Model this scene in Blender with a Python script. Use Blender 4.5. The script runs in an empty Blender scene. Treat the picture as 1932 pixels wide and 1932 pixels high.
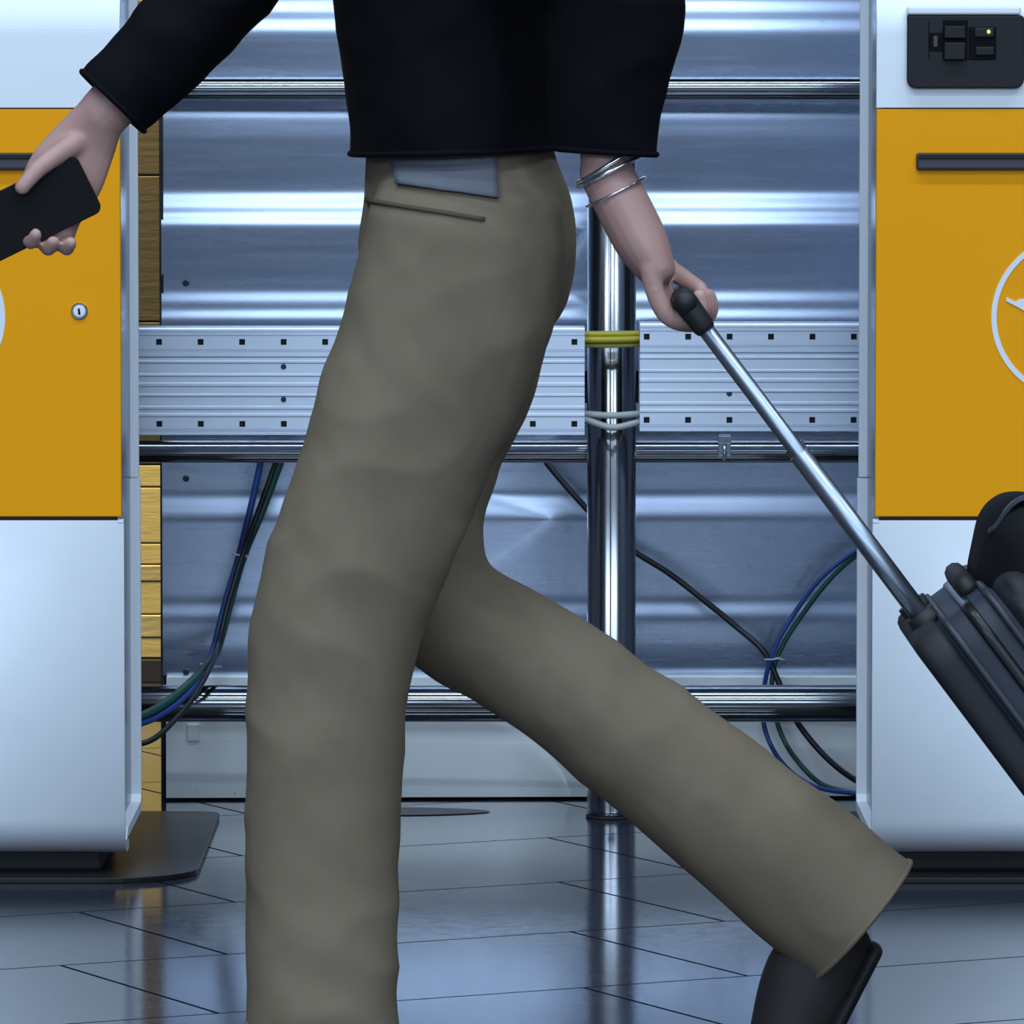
import bpy, bmesh, math, random
from mathutils import Vector, Matrix, noise
from mathutils.bvhtree import BVHTree

random.seed(7)
sc = bpy.context.scene
C = sc.collection
R = math.radians

# ------------------------------------------------------------------ camera
F = 12785.0            # focal length in pixels of the 1932 px frame
CAM_H = 1.12
PITCH = math.atan(866 / F)
cam_d = bpy.data.cameras.new('camera')
cam_d.sensor_width = 36
cam_d.lens = 36 * F / 1932
cam_d.clip_end = 200
cam = bpy.data.objects.new('camera', cam_d)
cam.location = (0, 0, CAM_H)
cam.rotation_euler = (math.pi / 2 - PITCH, 0, 0)
C.objects.link(cam)
sc.camera = cam

# ------------------------------------------------------------------ world, exposure
w = bpy.data.worlds.new('hall_ambient')
sc.world = w
w.use_nodes = True
bg = w.node_tree.nodes['Background']
bg.inputs['Color'].default_value = (0.30, 0.40, 0.62, 1)
bg.inputs['Strength'].default_value = 0.18
sc.view_settings.view_transform = 'Standard'
sc.view_settings.look = 'None'
sc.view_settings.exposure = 0.04
sc.view_settings.gamma = 1.0
sc.view_settings.use_curve_mapping = False
WINDOW_STRENGTH = 9.0
FILL_LAMP_STRENGTH = 76.0

# ------------------------------------------------------------------ helpers


def P(px, py, Y):
    """photo pixel -> point on the vertical plane at distance Y from the camera"""
    a = (px - 966) / F
    b = (966 - py) / F
    c, s = math.cos(PITCH), math.sin(PITCH)
    dy, dz = c + b * s, -s + b * c
    t = Y / dy
    return Vector((a * t, Y, CAM_H + t * dz))


def mat(name, col, rough=0.5, metal=0.0, spec=0.5, **kw):
    m = bpy.data.materials.new(name)
    m.use_nodes = True
    b = m.node_tree.nodes['Principled BSDF']
    b.inputs['Base Color'].default_value = (*col, 1)
    b.inputs['Roughness'].default_value = rough
    b.inputs['Metallic'].default_value = metal
    b.inputs['Specular IOR Level'].default_value = spec
    for k, v in kw.items():
        b.inputs[k.replace('_', ' ')].default_value = v
    return m


def nd(m, t, **kw):
    n = m.node_tree.nodes.new(t)
    for k, v in kw.items():
        setattr(n, k, v)
    return n


def lk(m, a, b):
    m.node_tree.links.new(a, b)


def noise_tex(m, scale=(1, 1, 1), ns=10, detail=4, rough=0.55):
    tc = nd(m, 'ShaderNodeTexCoord')
    mp = nd(m, 'ShaderNodeMapping')
    mp.inputs['Scale'].default_value = scale
    lk(m, tc.outputs['Object'], mp.inputs['Vector'])
    n = nd(m, 'ShaderNodeTexNoise')
    n.inputs['Scale'].default_value = ns
    n.inputs['Detail'].default_value = detail
    n.inputs['Roughness'].default_value = rough
    lk(m, mp.outputs['Vector'], n.inputs['Vector'])
    return n.outputs['Fac']


def ramp(m, src, stops):
    r = nd(m, 'ShaderNodeValToRGB')
    e = r.color_ramp.elements
    while len(e) < len(stops):
        e.new(0.5)
    for i, (p, c) in enumerate(stops):
        e[i].position = p
        e[i].color = (*c, 1) if len(c) == 3 else c
    lk(m, src, r.inputs['Fac'])
    return r.outputs['Color']


def bump(m, src, strength, dist=0.002):
    b = nd(m, 'ShaderNodeBump')
    b.inputs['Strength'].default_value = strength
    b.inputs['Distance'].default_value = dist
    lk(m, src, b.inputs['Height'])
    lk(m, b.outputs['Normal'], m.node_tree.nodes['Principled BSDF'].inputs['Normal'])


def setin(m, name, out):
    lk(m, out, m.node_tree.nodes['Principled BSDF'].inputs[name])


def g3(v):
    return (v, v, v)


def mesh_obj(name, bm, m, parent=None, smooth=False, bevel=0, seg=2):
    bmesh.ops.recalc_face_normals(bm, faces=bm.faces)
    me = bpy.data.meshes.new(name)
    bm.to_mesh(me)
    bm.free()
    return link(name, me, m, parent, smooth, bevel, seg)


def link(name, me, m, parent=None, smooth=False, bevel=0, seg=2):
    o = bpy.data.objects.new(name, me)
    if m is not None:
        me.materials.append(m)
    C.objects.link(o)
    if smooth:
        for p in me.polygons:
            p.use_smooth = True
    if bevel:
        b = o.modifiers.new('bevel', 'BEVEL')
        b.width = bevel
        b.segments = seg
        b.limit_method = 'ANGLE'
        b.angle_limit = R(35)
        b.harden_normals = False
    if parent is not None:
        o.parent = parent
        o.matrix_parent_inverse = Matrix.Translation(-Vector(parent.location))
    return o


def tag(o, label, cat=None, group=None, kind=None):
    if label:
        o['label'] = label
    if cat:
        o['category'] = cat
    if group:
        o['group'] = group
    if kind:
        o['kind'] = kind
    return o


def thing(name, label, cat, loc=(0, 0, 0), group=None):
    o = bpy.data.objects.new(name, None)
    o.empty_display_size = 0.05
    o.location = loc
    C.objects.link(o)
    return tag(o, label, cat, group)


def add_box(bm, x0, x1, y0, y1, z0, z1):
    vs = [bm.verts.new((x, y, z)) for x in (x0, x1) for y in (y0, y1) for z in (z0, z1)]
    for q in ((0, 1, 3, 2), (4, 6, 7, 5), (0, 4, 5, 1), (2, 3, 7, 6), (0, 2, 6, 4), (1, 5, 7, 3)):
        bm.faces.new([vs[i] for i in q])


def box(name, x0, x1, y0, y1, z0, z1, m, parent=None, bevel=0, seg=2):
    bm = bmesh.new()
    add_box(bm, x0, x1, y0, y1, z0, z1)
    return mesh_obj(name, bm, m, parent, False, bevel, seg)


def catmull(pts, n=6):
    pts = [Vector(p) for p in pts]
    if len(pts) < 3:
        return [pts[0].lerp(pts[-1], i / n) for i in range(n + 1)]
    out = []
    ext = [2 * pts[0] - pts[1]] + pts + [2 * pts[-1] - pts[-2]]
    for i in range(1, len(ext) - 2):
        a, b, c, d = ext[i - 1:i + 3]
        for k in range(n):
            t = k / n
            out.append(0.5 * ((2 * b) + (c - a) * t + (2 * a - 5 * b + 4 * c - d) * t * t + (3 * b - a - 3 * c + d) * t ** 3))
    out.append(pts[-1])
    return out


def add_tube(bm, pts, rad, seg=12, side=(0, 1, 0), cap=True):
    """pts: path, rad: list of (along side axis, in plane) radii or a number"""
    n = len(pts)
    pts = [Vector(p) for p in pts]
    side0 = Vector(side)
    rings = []
    for i, p in enumerate(pts):
        t = (pts[min(i + 1, n - 1)] - pts[max(i - 1, 0)]).normalized()
        s = side0 - t * side0.dot(t)
        if s.length < 1e-4:
            s = Vector((1, 0, 0)) - t * t.x
        s.normalize()
        q = t.cross(s)
        r = rad[i] if isinstance(rad, (list, tuple)) else rad
        if not isinstance(r, (list, tuple)):
            r = (r, r)
        rings.append([bm.verts.new(p + s * (r[0] * math.cos(2 * math.pi * k / seg)) + q * (r[1] * math.sin(2 * math.pi * k / seg))) for k in range(seg)])
    for a, b in zip(rings, rings[1:]):
        for k in range(seg):
            bm.faces.new((a[k], a[(k + 1) % seg], b[(k + 1) % seg], b[k]))
    if cap:
        bm.faces.new(rings[0])
        bm.faces.new(list(reversed(rings[-1])))
    return rings


def tube(name, pts, rad, m, parent=None, seg=16, side=(0, 1, 0), n=0):
    bm = bmesh.new()
    add_tube(bm, catmull(pts, n) if n else pts, rad, seg, side)
    o = mesh_obj(name, bm, m, parent, True)
    for p in o.data.polygons:
        if len(p.vertices) > 4:
            p.use_smooth = False
    return o


def add_ball(bm, c, r, seg=16, rot=None):
    if not isinstance(r, (list, tuple)):
        r = (r, r, r)
    M = Matrix.Translation(Vector(c))
    if rot is not None:
        M = M @ rot.to_4x4()
    M = M @ Matrix.Diagonal((*r, 1))
    bmesh.ops.create_uvsphere(bm, u_segments=seg, v_segments=seg // 2 + 2, radius=1, matrix=M)


def add_limb(bm, pts, rads, n=5, seg=16, side=(0, 1, 0)):
    """smooth tapered limb closed by rounded ends"""
    rr = [(r if isinstance(r, (list, tuple)) else (r, r)) for r in rads]
    P3 = catmull(pts, n)
    A = catmull([Vector((a, b, 0)) for a, b in rr], n)
    A = [(max(v.x, 1e-4), max(v.y, 1e-4)) for v in A]
    # rounded end rings
    def ends(p, t, r):
        o = []
        for k in (0.5, 0.85, 1.0):
            o.append((p + t * min(r) * k * 0.8, (r[0] * math.sqrt(max(1 - k * k, 0.01)), r[1] * math.sqrt(max(1 - k * k, 0.01)))))
        return o
    t0 = (P3[0] - P3[1]).normalized()
    t1 = (P3[-1] - P3[-2]).normalized()
    e0 = ends(P3[0], t0, A[0])
    e1 = ends(P3[-1], t1, A[-1])
    pts2 = [e[0] for e in reversed(e0)] + P3 + [e[0] for e in e1]
    rad2 = [e[1] for e in reversed(e0)] + A + [e[1] for e in e1]
    add_tube(bm, pts2, rad2, seg, side)


def remeshed(bm, voxel, smooth=6, factor=0.5):
    bmesh.ops.recalc_face_normals(bm, faces=bm.faces)
    me = bpy.data.meshes.new('tmp')
    bm.to_mesh(me)
    bm.free()
    o = bpy.data.objects.new('tmp', me)
    C.objects.link(o)
    r = o.modifiers.new('r', 'REMESH')
    r.mode = 'VOXEL'
    r.voxel_size = voxel
    if smooth:
        s = o.modifiers.new('s', 'SMOOTH')
        s.iterations = smooth
        s.factor = factor
    dg = bpy.context.evaluated_depsgraph_get()
    out = bpy.data.meshes.new_from_object(o.evaluated_get(dg))
    bpy.data.objects.remove(o)
    return out


def poly_prism(name, pts2, y0, y1, m, parent=None, bevel=0, seg=2):
    """outline in x,z pushed along y"""
    bm = bmesh.new()
    a = [bm.verts.new((x, y0, z)) for x, z in pts2]
    b = [bm.verts.new((x, y1, z)) for x, z in pts2]
    bm.faces.new(a)
    bm.faces.new(list(reversed(b)))
    n = len(a)
    for i in range(n):
        bm.faces.new((a[i], b[i], b[(i + 1) % n], a[(i + 1) % n]))
    return mesh_obj(name, bm, m, parent, False, bevel, seg)


def profile_x(name, prof, x0, x1, m, parent=None, smooth=False, bevel=0, nx=1):
    """closed outline in y,z pushed along x"""
    bm = bmesh.new()
    n = len(prof)
    rows = []
    for i in range(nx + 1):
        x = x0 + (x1 - x0) * i / nx
        rows.append([bm.verts.new((x, y, z)) for y, z in prof])
    for a, b in zip(rows, rows[1:]):
        for i in range(n):
            bm.faces.new((a[i], b[i], b[(i + 1) % n], a[(i + 1) % n]))
    bm.faces.new(rows[0])
    bm.faces.new(list(reversed(rows[-1])))
    o = mesh_obj(name, bm, m, parent, smooth, bevel)
    if smooth:
        for p in o.data.polygons:
            if len(p.vertices) > 4:
                p.use_smooth = False
    return o


def rounded_rect(cx, cz, hx, hz, r, n=6):
    """r: radii for corners (+x+z, -x+z, -x-z, +x-z)"""
    out = []
    for (sx, sz, a0), rr in zip(((1, 1, 0), (-1, 1, 90), (-1, -1, 180), (1, -1, 270)), r):
        for k in range(n + 1):
            a = R(a0 + 90 * k / n)
            out.append((cx + sx * (hx - rr) + rr * math.cos(a), cz + sz * (hz - rr) + rr * math.sin(a)))
    return out


# ------------------------------------------------------------------ materials
M = {}

# floor: polished blue grey speckled stone
m = mat('polished_stone', (0.2, 0.22, 0.27), 0.13, 0, 0.5, IOR=1.8)
n1 = noise_tex(m, (1, 1, 1), 260, 3, 0.7)
n2 = noise_tex(m, (1, 1, 1), 5, 4, 0.6)
c1 = ramp(m, n1, [(0.30, (0.008, 0.010, 0.016)), (0.47, (0.026, 0.030, 0.045)), (0.70, (0.055, 0.062, 0.085))])
mx = nd(m, 'ShaderNodeMixRGB', blend_type='MULTIPLY')
mx.inputs['Fac'].default_value = 0.5
lk(m, c1, mx.inputs['Color1'])
lk(m, ramp(m, n2, [(0.3, g3(0.75)), (0.7, g3(1.1))]), mx.inputs['Color2'])
setin(m, 'Base Color', mx.outputs['Color'])
n3 = noise_tex(m, (1, 1, 1), 38, 5, 0.7)
setin(m, 'Roughness', ramp(m, n3, [(0.35, g3(0.08)), (0.75, g3(0.14))]))
bump(m, noise_tex(m, (1, 1, 1), 240, 3, 0.65), 0.10, 0.0005)
M['stone'] = m
M['grout'] = mat('dark_grout', (0.012, 0.013, 0.016), 0.85)

# wavy stainless sheets
def sheet_mat(name, col, r0, r1):
    m = mat(name, col, r0, 1.0, Anisotropic=0.7)
    tg = nd(m, 'ShaderNodeTangent', direction_type='RADIAL', axis='Z')
    setin(m, 'Tangent', tg.outputs[0])
    f = noise_tex(m, (0.6, 1, 14), 6, 4, 0.6)
    setin(m, 'Roughness', ramp(m, f, [(0.3, g3(r0)), (0.75, g3(r1))]))
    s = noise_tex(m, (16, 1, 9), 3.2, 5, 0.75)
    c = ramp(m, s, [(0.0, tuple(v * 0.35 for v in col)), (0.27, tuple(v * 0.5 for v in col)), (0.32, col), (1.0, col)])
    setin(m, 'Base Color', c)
    return m


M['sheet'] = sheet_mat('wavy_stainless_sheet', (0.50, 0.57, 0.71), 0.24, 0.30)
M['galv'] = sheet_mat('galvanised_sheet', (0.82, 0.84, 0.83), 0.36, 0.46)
M['galv'].node_tree.nodes['Principled BSDF'].inputs['Metallic'].default_value = 0.25
M['alu'] = mat('extruded_aluminium', (0.64, 0.69, 0.78), 0.36, 1.0)
f_ = noise_tex(M['alu'], (0.5, 20, 60), 12, 3, 0.6)
setin(M['alu'], 'Roughness', ramp(M['alu'], f_, [(0.3, g3(0.42)), (0.7, g3(0.54))]))
M['chrome'] = mat('polished_stainless_tube', (0.21, 0.22, 0.235), 0.13, 1.0)
M['post'] = mat('polished_stainless_post', (0.37, 0.38, 0.41), 0.18, 1.0)
M['zinc'] = mat('bright_zinc_clip', (0.85, 0.87, 0.9), 0.15, 1.0)
M['dark'] = mat('black_gap', (0.008, 0.008, 0.01), 0.7)
M['hole'] = mat('dark_interior', (0.012, 0.012, 0.014), 0.6)
M['screw'] = mat('dark_screw', (0.03, 0.032, 0.036), 0.4, 0.6)
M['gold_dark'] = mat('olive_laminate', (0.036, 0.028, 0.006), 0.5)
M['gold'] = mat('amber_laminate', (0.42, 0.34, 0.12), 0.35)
M['gold_lit'] = mat('amber_reflection_band', (0.85, 0.62, 0.22), 0.3, 0.8)  # bright reflections on the amber wall, painted as paler bands
for k in ('gold_dark', 'gold', 'gold_lit'):
    bump(M[k], noise_tex(M[k], (1, 1, 6), 14, 4, 0.6), 0.4, 0.004)

# kiosk
M['yellow'] = mat('yellow_paint', (0.98, 0.385, 0.003), 0.5, 0, 0.12)
bump(M['yellow'], noise_tex(M['yellow'], (1, 1, 1), 700, 2), 0.04, 0.0004)
M['silver'] = mat('silver_paint', (0.86, 0.89, 0.93), 0.4, 0.05)
M['brushed'] = mat('brushed_steel_panel', (0.72, 0.76, 0.81), 0.30, 0.1)
f_ = noise_tex(M['brushed'], (1, 1, 0.5), 3.5, 5, 0.65)
setin(M['brushed'], 'Roughness', ramp(M['brushed'], f_, [(0.25, g3(0.42)), (0.8, g3(0.56))]))
setin(M['brushed'], 'Base Color', ramp(M['brushed'], noise_tex(M['brushed'], (6, 6, 5), 5, 5, 0.75), [(0.0, (0.25, 0.28, 0.33)), (0.26, (0.40, 0.44, 0.5)), (0.31, (0.71, 0.75, 0.80)), (1, (0.73, 0.77, 0.82))]))
M['side'] = mat('dark_steel_side', (0.17, 0.19, 0.23), 0.25, 0.9)
M['rim'] = mat('light_aluminium_rim', (0.86, 0.89, 0.95), 0.45, 0.0)
M['plate'] = mat('dark_bronze_plate', (0.014, 0.012, 0.013), 0.36, 0.1, 0.25)
M['black_plastic'] = mat('black_plastic', (0.012, 0.012, 0.015), 0.5, 0, 0.25)
M['black_gloss'] = mat('black_slot', (0.003, 0.003, 0.004), 0.6, 0, 0.1)
M['slot_grey'] = mat('charcoal_slot_bar', (0.04, 0.038, 0.046), 0.38)
M['white_print'] = mat('white_print', (0.80, 0.84, 0.90), 0.45)
M['screen'] = mat('dark_screen_glass', (0.01, 0.012, 0.02), 0.08)
M['led'] = mat('green_led', (0.3, 0.5, 0.1), 0.3)
b_ = M['led'].node_tree.nodes['Principled BSDF']
b_.inputs['Emission Color'].default_value = (0.55, 0.75, 0.12, 1)
b_.inputs['Emission Strength'].default_value = 1.0

# cables
M['c_black'] = mat('black_cable', (0.012, 0.013, 0.016), 0.4)
M['c_blue'] = mat('blue_cable', (0.02, 0.06, 0.24), 0.4)
M['c_green'] = mat('dark_green_cable', (0.015, 0.075, 0.062), 0.4)
M['c_grey'] = mat('grey_cable', (0.13, 0.13, 0.13), 0.45)
M['c_white'] = mat('pale_grey_cable', (0.42, 0.44, 0.42), 0.45)
M['c_yellow'] = mat('yellow_cable', (0.42, 0.36, 0.015), 0.4)
M['c_yellow2'] = mat('pale_yellow_cable', (0.50, 0.44, 0.10), 0.4)
M['tie'] = mat('white_nylon_tie', (0.6, 0.64, 0.7), 0.4)

# person
M['skin'] = mat('skin', (0.50, 0.29, 0.25), 0.5, 0, 0.4)
b_ = M['skin'].node_tree.nodes['Principled BSDF']
b_.inputs['Subsurface Weight'].default_value = 0.12
b_.inputs['Subsurface Radius'].default_value = (0.01, 0.004, 0.002)
bump(M['skin'], noise_tex(M['skin'], (1, 1, 1), 220, 3), 0.12, 0.0006)
M['khaki'] = mat('khaki_cotton', (0.205, 0.165, 0.118), 0.85, 0, 0.2)
setin(M['khaki'], 'Base Color', ramp(M['khaki'], noise_tex(M['khaki'], (1, 1, 1), 9, 5, 0.6), [(0.3, (0.19, 0.146, 0.098)), (0.7, (0.232, 0.18, 0.125))]))
bump(M['khaki'], noise_tex(M['khaki'], (3, 3, 1), 160, 3), 0.15, 0.0008)
M['khaki_seam'] = mat('khaki_seam', (0.105, 0.08, 0.055), 0.9, 0, 0.1)
M['navy'] = mat('dark_navy_wool', (0.0035, 0.0034, 0.0055), 0.85, 0, 0.12)
bump(M['navy'], noise_tex(M['navy'], (1, 1, 1), 300, 3), 0.2, 0.0008)
M['shirt'] = mat('pale_grey_shirt', (0.135, 0.145, 0.17), 0.8, 0, 0.2)
M['shoe'] = mat('dark_leather', (0.03, 0.024, 0.024), 0.6, 0, 0.3)
M['sole'] = mat('rubber_sole', (0.012, 0.012, 0.012), 0.7)
M['hair'] = mat('brown_hair', (0.05, 0.032, 0.02), 0.6)
M['eye'] = mat('eye_white', (0.7, 0.7, 0.7), 0.2)
M['bangle'] = mat('silver_bangle', (0.85, 0.88, 0.92), 0.2, 1.0)
M['phone'] = mat('black_phone_glass', (0.006, 0.006, 0.008), 0.12)
M['phone_case'] = mat('black_phone_case', (0.006, 0.006, 0.007), 0.7, 0, 0.2)
# suitcase
M['nylon'] = mat('black_ballistic_nylon', (0.010, 0.010, 0.014), 0.7)
bump(M['nylon'], noise_tex(M['nylon'], (1, 1, 1), 450, 2), 0.25, 0.001)
M['navy_nylon'] = mat('navy_nylon', (0.022, 0.026, 0.042), 0.6)
M['bag'] = mat('soft_black_fabric', (0.005, 0.005, 0.007), 0.75, 0, 0.2)
M['piping'] = mat('charcoal_piping', (0.03, 0.032, 0.042), 0.5)
M['zip'] = mat('black_zip', (0.016, 0.016, 0.018), 0.35, 0.4)
M['grip'] = mat('black_rubber_grip', (0.010, 0.009, 0.010), 0.6)
M['tele'] = mat('matt_aluminium_tube', (0.36, 0.40, 0.47), 0.38, 1.0)

# ------------------------------------------------------------------ floor
TH = R(27.0)
U = Vector((math.cos(TH), math.sin(TH), 0))
V = Vector((math.sin(TH), -math.cos(TH), 0))
bm = bmesh.new()
add_box(bm, -22, 22, -16, 20, -0.2, -0.006)
floor = mesh_obj('floor', bm, M['grout'])
tag(floor, 'polished blue grey stone floor laid with long tiles on the diagonal', kind='structure')
LT, WT = 0.7065, 0.468
tile_me = bpy.data.meshes.new('tile')
bm = bmesh.new()
g = 0.0027
add_box(bm, g, LT - g, g, WT - g, -0.03, 0)
bmesh.ops.recalc_face_normals(bm, faces=bm.faces)
bm.to_mesh(tile_me)
bm.free()
tile_me.materials.append(M['stone'])
far = bmesh.new()
rotM = Matrix((U.to_4d(), V.to_4d(), (0, 0, 1, 0), (0, 0, 0, 1))).transposed()
rotM = Matrix(((U.x, V.x, 0, 0), (U.y, V.y, 0, 0), (0, 0, 1, 0), (0, 0, 0, 1)))
for k in range(-40, 52):
    v0 = -8.098 + WT * k
    off = 3.490 - 0.2255 * k
    for j in range(-60, 70):
        u0 = off + LT * (j - 8)
        c = U * (u0 + LT / 2) + V * (v0 + WT / 2)
        if 6.2 < c.y < 12.6 and abs(c.x) < 2.35:
            o = bpy.data.objects.new('tile', tile_me)
            o.matrix_world = Matrix.Translation(U * u0 + V * v0) @ rotM
            C.objects.link(o)
            o.parent = floor
        elif -16 < c.y < 19 and abs(c.x) < 15:
            q = [U * (u0 + a) + V * (v0 + b) for a, b in ((g, g), (LT - g, g), (LT - g, WT - g), (g, WT - g))]
            far.faces.new([far.verts.new((p.x, p.y, 0)) for p in q])
fo = mesh_obj('tiles_far', far, M['stone'], floor)
tag(fo, None, kind='stuff')

# ------------------------------------------------------------------ the hall behind the camera (gives the daylight)
WY = -14.0
hw = bmesh.new()
add_box(hw, -22, 22, WY - 0.5, WY - 0.2, 0, 11)
tag(mesh_obj('wall_front', hw, mat('hall_wall', (0.46, 0.50, 0.58), 0.7)), 'dark hall wall that carries the tall glazed front', kind='structure')
daylight = bpy.data.materials.new('daylight_pane')
daylight.use_nodes = True
nt = daylight.node_tree
nt.nodes.clear()
em = nt.nodes.new('ShaderNodeEmission')
em.inputs['Color'].default_value = (0.60, 0.78, 1.0, 1)
em.inputs['Strength'].default_value = WINDOW_STRENGTH
ou = nt.nodes.new('ShaderNodeOutputMaterial')
nt.links.new(em.outputs[0], ou.inputs[0])
frame_m = mat('window_frame_metal', (0.05, 0.055, 0.065), 0.5)
win = bmesh.new()
for i in range(-5, 6):
    add_box(win, i * 2.4 - 0.09, i * 2.4 + 0.09, WY - 0.2, WY, 3.9, 7.4)
for z in (3.8, 5.5, 7.3):
    add_box(win, -12.1, 12.1, WY - 0.2, WY, z, z + 0.14)
wo = mesh_obj('window_1', win, frame_m)
tag(wo, 'tall glazed hall front with dark mullions', kind='structure')
for i in range(-5, 5):
    for z0, z1 in ((3.94, 5.5), (5.64, 7.3)):
        bm = bmesh.new()
        x0, x1 = i * 2.4 + 0.09, i * 2.4 + 2.31
        bm.faces.new([bm.verts.new(p) for p in ((x0, WY - 0.1, z0), (x1, WY - 0.1, z0), (x1, WY - 0.1, z1), (x0, WY - 0.1, z1))])
        mesh_obj('pane', bm, daylight, wo)
cl = bmesh.new()
add_box(cl, -22, 22, WY, 20, 9.0, 9.2)
tag(mesh_obj('ceiling', cl, mat('dark_ceiling', (0.10, 0.11, 0.13), 0.8)), 'dark hall ceiling high above the kiosks', kind='structure')
lampm = bpy.data.materials.new('ceiling_fill_glow')
lampm.use_nodes = True
nt = lampm.node_tree
nt.nodes.clear()
em = nt.nodes.new('ShaderNodeEmission')
em.inputs['Color'].default_value = (0.64, 0.81, 1.0, 1)
em.inputs['Strength'].default_value = FILL_LAMP_STRENGTH
ou = nt.nodes.new('ShaderNodeOutputMaterial')
nt.links.new(em.outputs[0], ou.inputs[0])
for yy in (-4.0, 1.0, 6.0):  # added unseen lamps, brighten kiosks and floor from above
    for xx in (-4.5, 0.0, 4.5):
        t = thing('ceiling_fill_light', 'added long ceiling light that brightens the hall from above', 'ceiling light', (xx, yy, 8.98), 'added lights on the hall ceiling')
        box('housing', xx - 1.3, xx + 1.3, yy - 0.22, yy + 0.22, 8.9, 9.0, frame_m, t)
        bm = bmesh.new()
        bm.faces.new([bm.verts.new(p) for p in ((xx - 1.25, yy - 0.18, 8.895), (xx - 1.25, yy + 0.18, 8.895), (xx + 1.25, yy + 0.18, 8.895), (xx + 1.25, yy - 0.18, 8.895))])
        mesh_obj('diffuser', bm, lampm, t)

# ------------------------------------------------------------------ back wall of metal sheets
DW = 10.17
XL = P(305, 400, DW).x
XR = 1.45


def zat(y, d=DW):
    return P(966, y, d).z


bm = bmesh.new()
add_box(bm, XL + 0.004, XR, DW + 0.035, DW + 0.06, 0.0, 1.95)
wall_b = mesh_obj('wall_back', bm, M['dark'])
tag(wall_b, 'partition clad in wavy stainless sheets behind the kiosks', kind='structure')


YAW = 0.026


def sheet(y_top, y_bot, tilts, base, x0, x1, m=None, z_top=None):
    """one metal sheet: tilts = (pixel row, width px, degrees) where the sheet leans back and catches the daylight"""
    z1 = z_top if z_top is not None else zat(y_top)
    z0 = zat(y_bot)
    N = 150
    zz = [z0 + (z1 - z0) * i / N for i in range(N + 1)]
    hs = [0.0]

    def ang(z):
        a = base
        for py, wd, dg in tilts:
            dg *= 1.28
            u = (z - zat(py)) / (wd / 1257)
            a += dg * math.exp(-abs(u) ** 2.6)
        return a
    for a, b in zip(zz, zz[1:]):
        hs.append(hs[-1] + math.tan(R(ang((a + b) / 2))) * (b - a))
    # remove the mean lean so the sheet stays in its plane
    l0, l1 = hs[0], hs[-1]
    NX = 40
    bm = bmesh.new()
    grid = []
    for i in range(NX + 1):
        x = x0 + (0.14 * i / 14 if i <= 14 else 0.14 + (x1 - x0 - 0.14) * (i - 14) / (NX - 14))
        col = []
        for k in range(N + 1):
            u = k / N
            h = hs[k] - l0
            wob = 0.00035 * noise.noise(Vector((x * 2.3, zz[k] * 1.6, y_bot * 0.01)))
            bow = YAW * min(x, 0.55)     # the sheets stand a little askew to the kiosks
            col.append(bm.verts.new((x, DW + h + wob + bow, zz[k])))
        grid.append(col)
    for i in range(NX):
        for k in range(N):
            bm.faces.new((grid[i][k], grid[i + 1][k], grid[i + 1][k + 1], grid[i][k + 1]))
    me_o = mesh_obj('sheet', bm, m or M['sheet'], wall_b, True)
    return me_o


def screw(px, py, r, d, parent, m=None, name='screw'):
    p = P(px, py, d)
    bm = bmesh.new()
    add_tube(bm, [p + Vector((0, -0.0025, 0)), p + Vector((0, -0.002, 0)), p + Vector((0, 0.004, 0))], [r * 0.7, r, r], 12, (1, 0, 0))
    return mesh_obj(name, bm, m or M['screw'], parent, False)


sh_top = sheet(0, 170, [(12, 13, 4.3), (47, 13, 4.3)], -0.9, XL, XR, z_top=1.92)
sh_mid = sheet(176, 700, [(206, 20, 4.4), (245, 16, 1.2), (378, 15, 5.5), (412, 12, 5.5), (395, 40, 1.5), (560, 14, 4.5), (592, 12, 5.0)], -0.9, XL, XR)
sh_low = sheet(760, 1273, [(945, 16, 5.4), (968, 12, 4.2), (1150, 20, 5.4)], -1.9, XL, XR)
p0, p1 = P(315, 1274, DW - 0.012), P(315, 1291, DW - 0.012)
box('ledge', p0.x, XR, DW - 0.035, DW + 0.03, p1.z - 0.03, p0.z, M['galv'], wall_b, 0.001)
skb = bmesh.new()
cols_ = []
for i_ in range(41):
    x_ = p0.x + (0.14 * i_ / 14 if i_ <= 14 else 0.14 + (XR - p0.x - 0.14) * (i_ - 14) / 26)
    cols_.append([skb.verts.new((x_, DW - 0.034 + YAW * min(x_, 0.55) + 0.004 * (k_ / 12) ** 2, 0.004 + (p1.z - 0.034) * k_ / 12)) for k_ in range(13)])
for a_, b_2 in zip(cols_, cols_[1:]):
    for k_ in range(12):
        skb.faces.new((a_[k_], b_2[k_], b_2[k_ + 1], a_[k_ + 1]))
sk_o = mesh_obj('skirt', skb, M['galv'], wall_b, True)

box('edge_strip', XL - 0.003, XL + 0.003, DW - 0.012, DW + 0.06, 0, 1.92, M['dark'], wall_b)
for (px, py) in ((351, 534), (351, 903), (351, 1268)):
    screw(px, py, 0.0048, DW - 0.0155, wall_b)
box('skirt_notch', P(357, 1380, DW).x, P(380, 1380, DW).x, DW - 0.053, DW - 0.044, zat(1392), zat(1360), M['galv'], wall_b, 0.001)
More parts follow.
